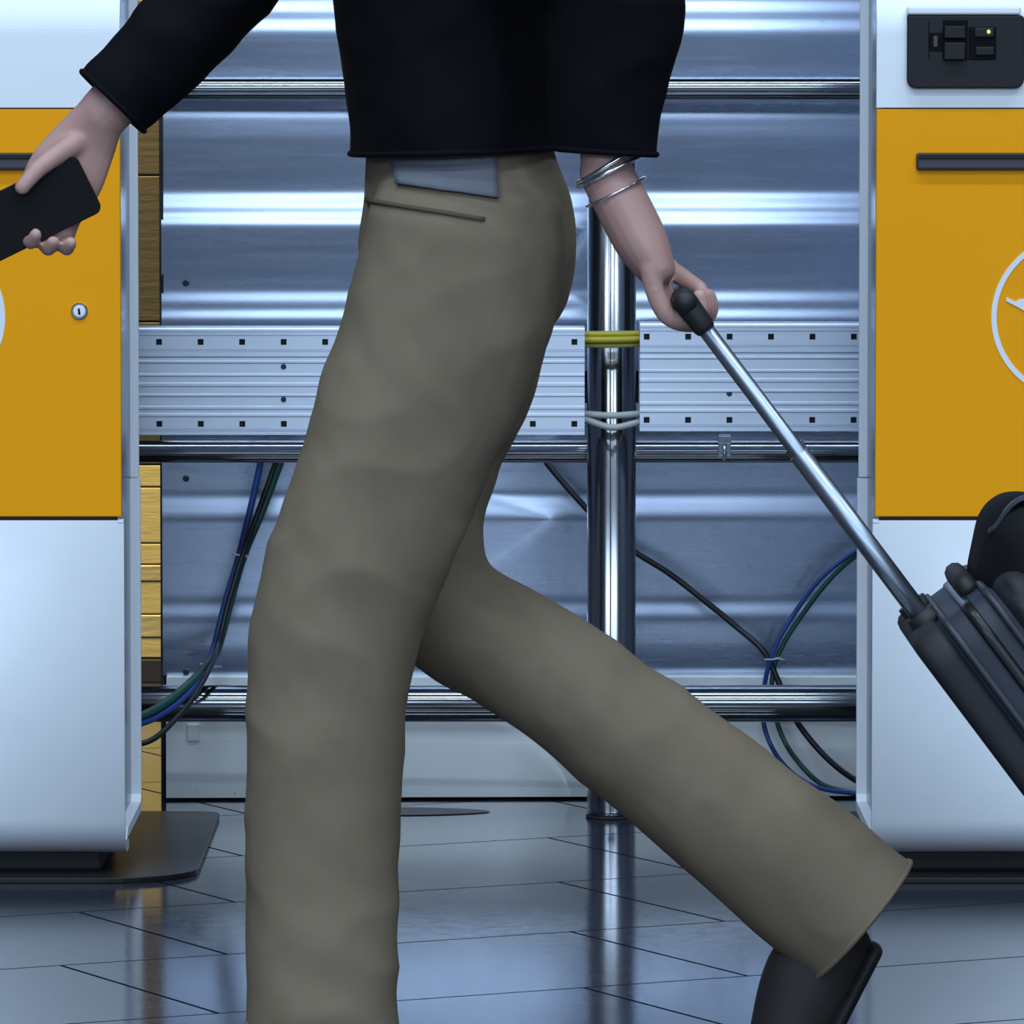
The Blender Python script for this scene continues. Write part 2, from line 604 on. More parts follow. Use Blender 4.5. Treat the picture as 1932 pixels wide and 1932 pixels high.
# stains on the floor beside the skirt
bm = bmesh.new()
pc = Vector((P(790, 1533, 9.97).x, 9.97, 0.0012))
bm.faces.new([bm.verts.new(pc + Vector((0.085 * math.cos(a) * (1.25 if math.cos(a) > 0 else 1), 0.05 * math.sin(a) * (1 - 0.25 * math.cos(a)), 0))) for a in [2 * math.pi * k / 28 for k in range(28)]])
tag(mesh_obj('floor_stain', bm, mat('rusty_stain', (0.06, 0.035, 0.04), 0.5)), 'dark reddish oval stain on the floor in front of the metal skirt', 'stain')

# ------------------------------------------------------------------ warm room seen through the gap beside the partition
RY = 12.05
bm = bmesh.new()
add_box(bm, -4, 4, RY + 0.03, RY + 0.2, 0, 3.0)
wall_r = mesh_obj('wall_rear', bm, M['gold_dark'])
tag(wall_r, 'amber boarded wall glimpsed through the gap beside the left kiosk', kind='structure')
zr = lambda y: P(966, y, RY).z
for ya, yb, mm in ((0, 330, 'gold_dark'), (332, 606, 'gold_dark'), (608, 876, 'gold_dark'), (878, 918, 'gold'), (920, 1024, 'gold'), (1026, 1064, 'gold'), (1066, 1096, 'gold_lit'), (1098, 1158, 'gold'), (1160, 1202, 'gold_lit'), (1204, 1241, 'gold')):  # boards darker above, wall reflections painted in as bright bands
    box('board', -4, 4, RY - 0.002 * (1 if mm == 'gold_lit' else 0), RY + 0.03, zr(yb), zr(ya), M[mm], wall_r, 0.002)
bb = box('baseboard_rear', -4, 4, RY - 0.02, RY + 0.03, 0, zr(1243), M['dark'], None, 0.002)
tag(bb, 'black baseboard below the amber boarded wall', kind='structure')
wl = thing('downlight', 'warm downlight behind the metal partition', 'downlight', (-0.75, 11.35, 2.55))
tube('housing', [(-0.75, 11.35, 2.6), (-0.75, 11.35, 2.75)], 0.07, M['dark'], wl)
ld = bpy.data.lights.new('warm_spot', 'SPOT')
ld.energy = 560
ld.color = (1.0, 0.72, 0.30)
ld.spot_size = R(58)
ld.spot_blend = 0.5
ld.shadow_soft_size = 0.05
lo = bpy.data.objects.new('bulb', ld)
lo.location = (-0.75, 11.35, 2.58)
lo.rotation_euler = (R(7), 0, 0)
C.objects.link(lo)
lo.parent = wl
lo.matrix_parent_inverse = Matrix.Translation(-Vector(wl.location))

# ------------------------------------------------------------------ kiosks
K0 = F / 1400.0


def kiosk(cx, label):
    """self-service kiosk; cx = centre line; lengths in metres from the photo at 1400 px per metre"""
    t = thing('check_in_kiosk', label, 'kiosk', (cx, K0 + 0.2, 0))
    z = lambda y: P(966, y, K0).z
    hw = 0.2664
    # base plate
    outline = rounded_rect(cx, K0 + 0.375, 0.365, 0.405, (0.03, 0.03, 0.12, 0.12), 8)
    # flatten front corners into the long curve of the photo
    bm = bmesh.new()
    a = [bm.verts.new((x, y, 0.0)) for x, y in outline]
    b = [bm.verts.new((x, y, 0.008)) for x, y in outline]
    bm.faces.new(list(reversed(a)))
    bm.faces.new(b)
    for i in range(len(a)):
        j = (i + 1) % len(a)
        bm.faces.new((a[i], a[j], b[j], b[i]))
    mesh_obj('base_plate', bm, M['plate'], t, False, 0.0015)
    box('plinth', cx - 0.235, cx + 0.235, K0 + 0.05, K0 + 0.36, 0.008, 0.075, M['dark'], t, 0.004)
    # core body
    # lower panel with a rounded foot
    r = 0.05
    zb = 0.034
    prof = [(K0 + 0.012, z(982)), (K0, z(982))]
    for k in range(13):
        an = math.pi / 2 * k / 12
        prof.append((K0 + r - r * math.cos(an), zb + r - r * math.sin(an)))
    prof += [(K0 + 0.10, zb), (K0 + 0.10, zb + 0.012)]
    for k in range(12, -1, -1):
        an = math.pi / 2 * k / 12
        prof.append((K0 + r - (r - 0.012) * math.cos(an), zb + r - (r - 0.012) * math.sin(an)))
    lp = profile_x('lower_panel', prof, cx - 0.2694, cx + 0.2694, M['brushed'], t, True)
    box('gap_strip', cx - hw + 0.006, cx + hw - 0.006, K0 + 0.004, K0 + 0.013, z(984), z(972), M['dark'], t)
    for s in (-1, 1):
        x0 = cx + s * 0.2694
        box('corner_tab', min(x0, x0 - s * 0.008), max(x0, x0 - s * 0.008), K0 - 0.0006, K0 + 0.01, z(986), z(980), M['rim'], t)
    # yellow door
    yd = box('door', cx - hw, cx + hw, K0 - 0.001, K0 + 0.014, z(975), z(205.5), M['yellow'], t, 0.0015)
    yd['label'] = 'yellow door'
    # dark slot bar across the door
    sl = box('slot_bar', cx - 0.213, cx + 0.213, K0 - 0.010, K0 + 0.002, z(321), z(288), M['slot_grey'], yd, 0.004, 3)
    box('slot_lip', cx - 0.209, cx + 0.209, K0 - 0.0125, K0 - 0.009, z(300), z(291), M['black_plastic'], yd, 0.001)
    # lock
    pl = (cx + 295 / 1400, z(587))
    bm = bmesh.new()
    c = Vector((pl[0], K0, pl[1]))
    add_tube(bm, [c + Vector((0, 0.002, 0)), c + Vector((0, -0.0026, 0)), c + Vector((0, -0.0036, 0))], [0.0115, 0.0115, 0.0104], 24, (1, 0, 0))
    lock = mesh_obj('lock', bm, M['zinc'], yd)
    bm = bmesh.new()
    add_tube(bm, [c + Vector((0, -0.003, 0)), c + Vector((0, -0.0045, 0)), c + Vector((0, -0.0052, 0))], [0.0082, 0.0082, 0.0072], 24, (1, 0, 0))
    mesh_obj('lock_barrel', bm, M['rim'], lock)
    poly_prism('keyhole', [(c.x - 0.0012, c.z - 0.0045), (c.x + 0.002, c.z - 0.0045), (c.x + 0.0005, c.z + 0.004), (c.x - 0.0018, c.z + 0.0035)], K0 - 0.0058, K0 - 0.005, M['black_gloss'], lock)
    # emblem: ring and bird in white
    cz = z(598)
    r1, r0 = 155 / 1400, 145 / 1400
    bm = bmesh.new()
    n = 96
    rg = [[bm.verts.new((cx + rr_ * math.cos(2 * math.pi * k / n), yy_, cz + rr_ * math.sin(2 * math.pi * k / n))) for k in range(n)]
          for rr_, yy_ in ((r1, K0), (r1, K0 - 0.002), (r0, K0 - 0.002), (r0, K0))]
    for a_, b_2 in zip(rg, rg[1:] + rg[:1]):
        for k in range(n):
            bm.faces.new((a_[k], a_[(k + 1) % n], b_2[(k + 1) % n], b_2[k]))
    mesh_obj('emblem_ring', bm, M['white_print'], yd)
    q = [(-127, 38), (-127, 30), (-104, 18), (-80, 4), (-55, -8), (-20, -22), (18, -40), (50, -62), (78, -88), (86, -84), (66, -54), (40, -26), (80, -14), (112, 8), (98, 10), (60, 2), (20, 6), (-24, 22), (-62, 30), (-92, 34), (-103, 34), (-108, 29), (-112, 30)]
    poly_prism('emblem_bird', [(cx + a / 1400, cz + b / 1400) for a, b in q], K0 - 0.0026, K0 - 0.0012, M['white_print'], yd)
    # head: upright face that bends back into the sloping screen housing
    prof = [(K0 - 0.002, z(203)), (K0 - 0.003, z(120))]
    zt = z(62)
    for k in range(0, 9):
        an = R(34) * k / 8
        prof.append((K0 - 0.003 + 0.07 * (1 - math.cos(an)), zt + 0.07 * math.sin(an)))
    y1, z1 = prof[-1]
    prof.append((y1 + 0.42 * math.sin(R(34)), z1 + 0.42 * math.cos(R(34))))
    back = [(y_ + 0.018, z_ - (0.010 if z_ > zt else 0)) for y_, z_ in reversed(prof)]
    profile_x('head', prof + back, cx - 0.2664, cx + 0.2664, M['silver'], t, False, 0.003)
    yb_, zb_ = back[0]
    profile_x('body', [(K0 + 0.012, 0.056), (K0 + 0.384, 0.056), (K0 + 0.384, zb_ - 0.02), (yb_, zb_ - 0.02)] + [(y_ - 0.002, z_ - 0.001) for y_, z_ in back[1:-2]] + [(K0 + 0.012, z(203))], cx - 0.257, cx + 0.257, M['side'], t)
    box('rear_reflector', cx - 0.25, cx + 0.25, K0 + 0.384, K0 + 0.388, 0.07, 1.45, M['silver'], t, 0.001)  # added pale back, lightens the kiosk's reflection in the sheets
    ax = Vector((0, math.sin(R(34)), math.cos(R(34))))
    nn = Vector((0, -math.cos(R(34)), math.sin(R(34))))
    o0 = Vector((cx, y1, z1)) + ax * 0.05
    bm = bmesh.new()
    vs = []
    for dpt in (0.002, -0.004):
        for sx, sv in ((-1, 0), (1, 0), (1, 1), (-1, 1)):
            vs.append(bm.verts.new(o0 + Vector((sx * 0.19, 0, 0)) + ax * (0.31 * sv) + nn * dpt))
    for qd in ((0, 1, 2, 3), (7, 6, 5, 4), (0, 4, 5, 1), (1, 5, 6, 2), (2, 6, 7, 3), (3, 7, 4, 0)):
        bm.faces.new([vs[i] for i in qd])
    mesh_obj('screen', bm, M['screen'], t)
    # card reader
    rx = cx - 207 / 1400
    X = lambda px: cx + (px - 2025) / 1400
    rd = poly_prism('card_reader', rounded_rect((X(1709) + X(1928)) / 2, (z(166) + z(29)) / 2, 110 / 1400, 68.5 / 1400, (0.006, 0.002, 0.012, 0.012), 6), K0 - 0.014, K0 + 0.02, M['black_plastic'], t, 0.003, 3)
    rd['label'] = 'black card reader'
    box('reader_hood', X(1708), X(1922), K0 - 0.015, K0 + 0.02, z(28), z(12), M['silver'], rd, 0.003)
    yf = K0 - 0.014
    box('reader_pocket', X(1750), X(1776), yf - 0.0008, yf + 0.004, z(97), z(62), M['black_gloss'], rd, 0.0008)
    box('reader_button', X(1757), X(1766), yf - 0.002, yf + 0.004, z(89), z(68), M['slot_grey'], rd, 0.001)
    box('reader_shadow_slot', X(1775), X(1822), yf - 0.0008, yf + 0.004, z(114), z(38), M['black_gloss'], rd, 0.001)
    box('reader_block', X(1777), X(1817), yf - 0.012, yf + 0.004, z(72.5), z(49), M['black_plastic'], rd, 0.0015)
    box('reader_block', X(1777), X(1817), yf - 0.010, yf + 0.004, z(113), z(80), M['black_plastic'], rd, 0.0015)
    box('reader_window', X(1823), X(1876), yf - 0.0006, yf + 0.004, z(114), z(50), M['black_gloss'], rd, 0.0015)
    box('reader_mouth', X(1834), X(1872), yf - 0.004, yf + 0.004, z(71), z(52), M['black_plastic'], rd, 0.002)
    box('reader_mouth', X(1836), X(1872), yf - 0.004, yf + 0.004, z(105), z(88), M['black_plastic'], rd, 0.002)
    bm = bmesh.new()
    add_ball(bm, (X(1861), yf - 0.004, z(60)), (0.0027, 0.0022, 0.0029), 12)
    mesh_obj('reader_light', bm, M['led'], rd, True)
    box('reader_line', X(1748), X(1749.5), yf - 0.0008, yf + 0.002, z(110), z(40), M['black_gloss'], rd)
    # light rims along the rear and lower edge of both sides
    for s in (-1, 1):
        xa, xb = cx + s * 0.2568, cx + s * 0.2694
        x0, x1 = min(xa, xb), max(xa, xb)
        zs = z(935)
        box('rear_rim', x0, x1, K0 + 0.372, K0 + 0.386, zs + 0.0015, 1.50, M['rim'], t, 0.001)
        xb2 = cx + s * 0.2712
        x0, x1 = min(xa, xb2), max(xa, xb2)
        prof2 = [(K0 + 0.014, 0.055), (K0 + 0.372, 0.054), (K0 + 0.386, 0.066), (K0 + 0.386, zs), (K0 + 0.372, zs), (K0 + 0.372, 0.078), (K0 + 0.364, 0.068), (K0 + 0.05, 0.068)]
        profile_x('lower_rim', prof2, x0, x1, M['rim'], t)
    return t


kiosk(P(-145, 600, K0).x, 'yellow and silver check-in kiosk with a chrome lock, beside the hand holding a phone')
kiosk(P(2025, 600, K0).x, 'yellow and silver check-in kiosk with a black card reader, behind the trolley case')

# ------------------------------------------------------------------ rails and post
def rail(y0, y1, d, xa, xb, label):
    a, b = P(966, y0, d).z, P(966, y1, d).z
    zc, r = (a + b) / 2, (a - b) / 2
    o = tube('rail', [(xa, d, zc), (xa + 0.01, d, zc), (xb - 0.01, d, zc), (xb, d, zc)], r, M['chrome'], None, 40, (0, 0, 1))
    return tag(o, label, 'rail', 'round stainless rails of the rack'), zc, r


DR = 10.02
r_top, z_top, rr = rail(145, 188, DR, -0.95, 1.25, 'topmost of the round stainless rails, above the perforated channels')
r_mid, z_mid, rr_mid = rail(830, 873, DR, -0.95, 1.25, 'round stainless rail directly under the perforated channels')
r_bot, z_bot, rr_bot = rail(1292, 1362, DR - 0.06, -0.95, 1.25, 'thick round stainless rail lowest on the rack, above the floor skirt')

PD = 9.90
px_c, px_r = 1153, 46
pc = P(px_c, 1541, PD)
pr = px_r / (F / PD)
post = thing('post', 'polished stainless post standing between the two perforated channels', 'post', (pc.x, PD, 0))
tube('shaft', [(pc.x, PD, 0.0), (pc.x, PD, 0.012), (pc.x, PD, 0.0121), (pc.x, PD, 1.6)], pr, M['post'], post, 64, (1, 0, 0))
tube('sleeve_seam', [(pc.x, PD, 0.0), (pc.x, PD, 0.004)], pr + 0.0015, M['dark'], post, 48, (1, 0, 0))
bm = bmesh.new()
add_tube(bm, [(pc.x, PD - pr - 0.003, 0.03), (pc.x, PD - pr + 0.004, 0.03)], [0.006, 0.0075], 10, (1, 0, 0))
# dark line within the post's highlight, put in as a thin strip
box('reflection_line', pc.x - 0.0026, pc.x - 0.0012, PD - pr - 0.0003, PD - pr + 0.003, 0.0, 1.6, M['screw'], post)
mesh_obj('bolt', bm, M['screw'], post)

# ------------------------------------------------------------------ perforated cable channels
CD = 9.78      # front face of the channels
CS = F / CD


def channel(xl, xr, y_top, y_bot, rows, sx, screws, label):
    """extruded channel, front face with ribs and real punched square holes; y values are photo rows"""
    zz = lambda y: P(966, y, CD).z
    X = lambda px: P(px, 700, CD).x
    x0, x1 = X(xl), X(xr)
    t = thing('cable_channel', label, 'cable channel', ((x0 + x1) / 2, CD + 0.03, zz(y_bot)))
    # profile of the ribbed front (photo row offset from the top, depth mm, towards the camera positive)
    H = y_bot - y_top
    yf = lambda mm_: CD - mm_ / 1000
    rib = [(0, 0), (0, 6), (3, 7.5), (7, 7.5), (8, 5.5), (11, 5.5), (12, 7.5), (14, 7.5), (15, 6), (41, 6), (42, 4.5), (44, 4.5), (46, 6.5), (54, 6.5), (57, 5), (61, 5), (63, 6.8), (66, 6.8), (68, 5.2), (86, 5.2), (88, 6.8), (91, 6.8), (93, 5), (103, 5), (105, 6.5), (110, 6.5), (112, 5), (124, 5), (126, 6.8), (129, 6.8), (131, 5.2), (147, 5.2), (149, 6.8), (153, 6.8), (155, 5), (161, 5), (163, 6.5), (167, 6.5), (169, 6), (191, 6), (192, 4), (194, 4), (196, 7.5), (H, 7.5), (H, 0)]
    bm = bmesh.new()
    hole_rows = [(r - 5.5, r + 5.5) for r in rows]
    hs = 5.5 / CS
    xs = [X(p) for p in sx]
    # cut the profile where the hole rows lie
    pts = []
    for (a, da), (b, db) in zip(rib, rib[1:]):
        pts.append((a, da))
        for h0, h1 in hole_rows:
            for h in (h0, h1):
                o_ = h - y_top
                if a < o_ < b:
                    pts.append((o_, da + (db - da) * (o_ - a) / (b - a)))
    pts.append(rib[-1])
    pts2 = []
    for q in pts:
        pts2.append(q)
    cuts = sorted({x0, x1} | {c + s * hs for c in xs for s in (-1, 1) if x0 < c + s * hs < x1})
    cache = {}

    def vert(x, y, z):
        k = (round(x, 6), round(y, 6), round(z, 6))
        if k not in cache:
            cache[k] = bm.verts.new((x, y, z))
        return cache[k]
    for (a, da), (b, db) in zip(pts2, pts2[1:]):
        za, zb = zz(y_top + a), zz(y_top + b)
        ishole = any(abs(y_top + a - h0) < 0.01 and abs(y_top + b - h1) < 0.01 for h0, h1 in hole_rows)
        if not ishole:
            bm.faces.new((vert(x0, yf(da), za), vert(x1, yf(da), za), vert(x1, yf(db), zb), vert(x0, yf(db), zb)))
            continue
        for xa, xb in zip(cuts, cuts[1:]):
            mid = (xa + xb) / 2
            if any(abs(mid - c) < hs * 0.5 for c in xs):
                d2 = CD + 0.004
                ring = [(xa, za), (xb, za), (xb, zb), (xa, zb)]
                for (p, q), (p2, q2) in zip(ring, ring[1:] + ring[:1]):
                    bm.faces.new((vert(p, yf(da), q), vert(p2, yf(da), q2), vert(p2, d2, q2), vert(p, d2, q)))
            else:
                bm.faces.new((vert(xa, yf(da), za), vert(xb, yf(db), za), vert(xb, yf(db), zb), vert(xa, yf(da), zb)))
    fr = mesh_obj('front', bm, M['alu'], t)
    zt, zb = zz(y_top), zz(y_bot)
    box('top_wall', x0, x1, CD, CD + 0.075, zt - 0.003, zt, M['alu'], t)
    box('bottom_wall', x0, x1, CD, CD + 0.075, zb, zb + 0.003, M['alu'], t)
    box('back_wall', x0, x1, CD + 0.071, CD + 0.075, zb, zt, M['alu'], t)
    box('dark_backing', x0, x1, CD + 0.006, CD + 0.008, zb + 0.004, zt - 0.004, M['hole'], t)  # dark sheet put in for the shade inside the holes
    for (a, b) in screws:
        p = P(a, b, CD - 0.005)
        bm = bmesh.new()
        add_tube(bm, [p + Vector((0, -0.0012, 0)), p + Vector((0, -0.0016, 0)), p + Vector((0, 0.003, 0))], [0.0024, 0.004, 0.004], 14, (1, 0, 0))
        mesh_obj('screw', bm, M['screw'], t)
    return t, x0, x1, zt, zb


chL = channel(140, 1103, 618, 820, (645, 799.5), [144 + 78.3 * k for k in range(13)], [(535, 692), (535, 754), (144, 692), (144, 754), (926, 692), (926, 754)],
              'ribbed aluminium cable channel with square holes between the left kiosk and the post')
chR = channel(1207, 1790, 610, 813, (635, 792), [1220 + 78.1 * k for k in range(8)], [(1376, 681), (1376, 743), (1766, 681), (1766, 743)],
              'ribbed aluminium cable channel with square holes between the post and the right kiosk')

# cables that cross the gap between the channels, in front of the post
def gap_cable(y0, y1, rpx, m, label, sag=0, d=CD + 0.028):
    pts = [P(1060, y0, d), P(1103, y0, d), P(1155, (y0 + y1) / 2 + sag, d - 0.004), P(1207, y1, d), P(1250, y1, d)]
    o = tube('cable', pts, rpx / CS, m, None, 14, (0, 1, 0), 6)
    return tag(o, label, 'cable')


gap_cable(631, 630, 6.5, M['c_yellow'], 'yellow cable crossing the post, uppermost of three between the channels', 0, CD + 0.03)
gap_cable(641.5, 640, 6.5, M['c_yellow'], 'yellow cable crossing the post, middle one of three between the channels', 0.5, CD + 0.022)
gap_cable(651, 650, 4.6, M['c_yellow2'], 'thin pale yellow cable crossing the post, lowest of three between the channels', 1.5, CD + 0.03)
gap_cable(781, 781, 6.4, M['c_white'], 'pale grey cable crossing the post, the straighter one of a pair', 3, CD + 0.03)
gap_cable(792, 797, 6.4, M['c_white'], 'pale grey cable sagging across the post, the lower one of a pair', 12, CD + 0.02)

# clip on the middle rail
cp = P(1366, 845, DR)
clip = thing('rail_clip', 'bright zinc clip hooked over the rail under the perforated channel', 'clip', (cp.x, DR - rr_mid, P(966, 845, DR).z))
hw_ = 12 / (F / DR)
zc_ = lambda y: P(966, y, DR - rr_mid).z
box('plate', cp.x - hw_, cp.x + hw_, DR - rr_mid - 0.006, DR - rr_mid - 0.003, zc_(838), zc_(820), M['zinc'], clip, 0.0008)
box('lip', cp.x - hw_, cp.x + hw_, DR - rr_mid - 0.010, DR - rr_mid - 0.003, zc_(823), zc_(819), M['zinc'], clip, 0.0008)
for s in (-1, 1):
    xa, xb = cp.x + s * hw_ * 0.28, cp.x + s * hw_
    box('prong', min(xa, xb), max(xa, xb), DR - rr_mid - 0.008, DR - rr_mid - 0.002, zc_(861), zc_(835), M['zinc'], clip, 0.001)
tube('bolt', [(cp.x, DR - rr_mid - 0.006, zc_(840)), (cp.x, DR - rr_mid - 0.006, zc_(870))], 0.002, M['zinc'], clip, 8)

hk = P(951, 848, DR - rr_mid)
hook = thing('rail_hook', 'small bright wire hook on the rail under the left perforated channel', 'hook', (hk.x, hk.y, hk.z))
tube('wire', [P(957, 842, DR - rr_mid), P(951, 843, DR - rr_mid - 0.001), P(949, 850, DR - rr_mid - 0.002), P(953, 854, DR - rr_mid)], 0.0026, M['zinc'], hook, 8, (0, 1, 0), 4)

# ------------------------------------------------------------------ loose cables
def cable(pts, rpx, m, label, group=None):
    pp = [P(x, y, d) for x, y, d in pts]
    o = tube('cable', pp, rpx / 1270, m, None, 10, (0, 1, 0), 8)
    return tag(o, label, 'cable', group)


cable([(498, 840, 10.09), (488, 890, 10.09), (470, 970, 10.09), (448, 1060, 10.09), (424, 1140, 10.08), (404, 1220, 10.05), (386, 1268, 9.96), (345, 1318, 9.88), (300, 1350, 9.83), (262, 1366, 9.79), (200, 1385, 9.75)], 6.5, M['c_blue'], 'blue cable of the tied bundle hanging between the left kiosk and the walking leg')
cable([(540, 840, 10.10), (524, 885, 10.10), (494, 965, 10.10), (459, 1050, 10.10), (436, 1130, 10.095), (410, 1225, 10.05), (384, 1262, 9.96), (340, 1305, 9.88), (300, 1334, 9.83), (262, 1352, 9.79), (200, 1370, 9.75)], 8, M['c_green'], 'dark green cable of the tied bundle hanging between the left kiosk and the walking leg')
cable([(532, 840, 10.07), (514, 890, 10.07), (482, 980, 10.07), (456, 1052, 10.075), (430, 1140, 10.06), (412, 1215, 10.03), (395, 1262, 9.94), (362, 1320, 9.86), (330, 1358, 9.81), (296, 1390, 9.77), (262, 1404, 9.75), (200, 1412, 9.73)], 5.5, M['c_black'], 'black cable that curls lowest behind the left kiosk from the tied bundle')


def tie(px, py, d, r, label, tilt=0.2):
    c = P(px, py, d)
    bm = bmesh.new()
    n = 20
    pts = [c + Vector((r * math.cos(2 * math.pi * k / n), r * 0.7 * math.sin(2 * math.pi * k / n), -r * tilt * math.cos(2 * math.pi * k / n))) for k in range(n)]
    pts += pts[:2]
    add_tube(bm, pts, 0.0013, 6, (0, 0, 1))
    add_tube(bm, [c + Vector((r * 0.8, -r * 0.4, 0)), c + Vector((r * 1.5, -r * 0.6, -0.001))], 0.001, 6)
    return tag(mesh_obj('cable_tie', bm, M['tie'], None, True), label, 'cable tie')


tie(452, 1047, 10.085, 0.0105, 'white nylon tie higher up on the cable bundle beside the left kiosk')
tie(394, 1256, 9.985, 0.0125, 'white nylon tie lower down on the cable bundle, above the thick rail')
tie(1458, 1243, 10.08, 0.0115, 'white nylon tie where the blue and black cables cross, right of the post', -0.1)
cable([(1015, 850, 10.12), (1045, 890, 10.11), (1105, 958, 10.10), (1155, 1010, 10.10), (1205, 1046, 10.10), (1260, 1080, 10.10), (1320, 1126, 10.10), (1390, 1183, 10.10), (1440, 1228, 10.09), (1466, 1280, 10.085), (1486, 1328, 10.08), (1512, 1374, 10.08), (1560, 1430, 10.07), (1618, 1474, 10.04), (1700, 1510, 9.98)], 6.0, M['c_black'], 'black printed cable running down from behind the post to the right kiosk')
cable([(1650, 1018, 10.06), (1596, 1052, 10.07), (1545, 1095, 10.075), (1500, 1155, 10.08), (1470, 1205, 10.08), (1453, 1248, 10.08), (1443, 1290, 10.085), (1439, 1340, 10.09), (1446, 1385, 10.085), (1470, 1432, 10.07), (1510, 1470, 10.05), (1560, 1490, 10.02), (1660, 1500, 9.96)], 4.6, M['c_blue'], 'blue cable arching from the right kiosk through the white tie')
cable([(1655, 1024, 10.08), (1600, 1060, 10.085), (1556, 1104, 10.09), (1515, 1158, 10.09), (1482, 1208, 10.09), (1463, 1250, 10.09), (1456, 1292, 10.09), (1460, 1335, 10.09), (1474, 1385, 10.085), (1500, 1430, 10.07), (1545, 1476, 10.05), (1600, 1495, 10.0), (1670, 1505, 9.97)], 5.0, M['c_green'], 'dark green cable arching beside the blue one from the right kiosk')

# ------------------------------------------------------------------ the walking person
DP = 7.10
NEAR, FARS = 7.00, 7.20          # depth of the near and the far leg
A = lambda x, y, d=DP: P(x, y, d)
SP = F / DP

# joints
hipN, kneeN, ankN = A(880, 470, NEAR), A(648, 1160, NEAR), A(606, 1890, NEAR)
hipF, kneeF, ankF = A(890, 470, FARS), A(810, 1140, FARS), A(1545, 1690, FARS)
elN, wrN = A(1160, -20, 6.86), A(1140, 320, 6.86)
elF, wrF = A(515, -120, 7.36), A(188, 222, 7.34)
shN, shF = A(905, -390, 6.90), A(850, -390, 7.30)

# --- body under the clothes, one continuous skin surface
bm = bmesh.new()
side = (0, 1, 0)
# trunk
add_limb(bm, [A(875, 480), A(868, 250), A(860, 60), A(862, -200), A(872, -390)], [(0.165, 0.105), (0.15, 0.095), (0.145, 0.10), (0.17, 0.115), (0.13, 0.09)], 4, 20)
# neck and head
hc = A(840, -720)
add_limb(bm, [A(875, -400), A(862, -520), hc], [(0.075, 0.06), (0.058, 0.058), (0.055, 0.06)], 4, 16)
add_ball(bm, hc + Vector((0.005, 0, 0.02)), (0.098, 0.076, 0.105), 24)
add_ball(bm, hc + Vector((-0.035, 0, -0.06)), (0.062, 0.056, 0.062), 20)
add_ball(bm, hc + Vector((-0.105, 0, -0.012)), (0.022, 0.013, 0.024), 12)
add_ball(bm, hc + Vector((-0.088, 0, 0.03)), (0.016, 0.05, 0.012), 12)
add_ball(bm, hc + Vector((-0.092, 0, -0.062)), (0.012, 0.024, 0.010), 12)
for s in (-1, 1):
    add_ball(bm, hc + Vector((0.012, s * 0.078, -0.012)), (0.022, 0.010, 0.033), 12)
# legs
add_limb(bm, [hipN, A(770, 800, NEAR), A(646, 1150, NEAR), A(614, 1400, NEAR), ankN], [0.075, 0.066, 0.052, 0.050, 0.034], 5)
add_limb(bm, [hipF, A(826, 820, FARS), A(800, 1040, FARS), A(850, 1150, FARS), A(1000, 1247, FARS), A(1180, 1382, FARS), ankF], [0.072, 0.062, 0.050, 0.048, 0.046, 0.044, 0.034], 5)
# feet
add_limb(bm, [ankN + Vector((0.04, 0, -0.03)), ankN + Vector((-0.03, 0, -0.045)), ankN + Vector((-0.16, 0, -0.062))], [0.022, 0.024, (0.03, 0.015)], 4)
toeF = A(1500, 2030, FARS)
heelF = A(1598, 1772, FARS)
add_limb(bm, [heelF, ankF.lerp(toeF, 0.3), toeF], [0.024, 0.030, (0.034, 0.018)], 4)
# arms
add_limb(bm, [shN, shN.lerp(elN, 0.5), elN, elN.lerp(wrN, 0.4), wrN], [0.052, 0.045, 0.038, 0.036, (0.03, 0.024)], 5)
add_limb(bm, [shF, shF.lerp(elF, 0.5), elF, elF.lerp(wrF, 0.4), wrF], [0.052, 0.045, 0.038, 0.036, (0.024, 0.028)], 5)
# near (left) hand: closed round the trolley grip, the bar runs in depth
GD = 6.86
GC = A(1290, 566, GD)


def H(x, y, d):
    return P(x, y, d)


add_limb(bm, [wrN, H(1176, 390, GD), H(1212, 460, GD), H(1240, 512, GD)], [(0.029, 0.027), (0.036, 0.028), (0.042, 0.027), (0.041, 0.020)], 4)
for k, (dy, sc_) in enumerate(((-0.031, 0.86), (-0.0105, 0.97), (0.0105, 1.0), (0.031, 0.96))):
    d = GD + dy
    ex = (1 - sc_) * 60
    tx = dy / 0.031 * 9
    add_limb(bm, [H(1234 + tx, 502, d), H(1246 + tx, 558 - ex * 0.4, d), H(1270 + tx, 602 - ex * 0.5, d), H(1308 + tx, 610 - ex * 0.6, d), H(1332 + tx, 586, d), H(1328 + tx, 556, d)],
             [0.0105, 0.0100, 0.0096, 0.0092, 0.0086, 0.0078], 4, 12)
add_limb(bm, [H(1188, 420, GD + 0.03), H(1215, 452, GD + 0.052), H(1256, 500, GD + 0.056), H(1300, 532, GD + 0.036), H(1322, 545, GD + 0.018)],
         [0.014, 0.0125, 0.0105, 0.0095, 0.008], 4, 12)
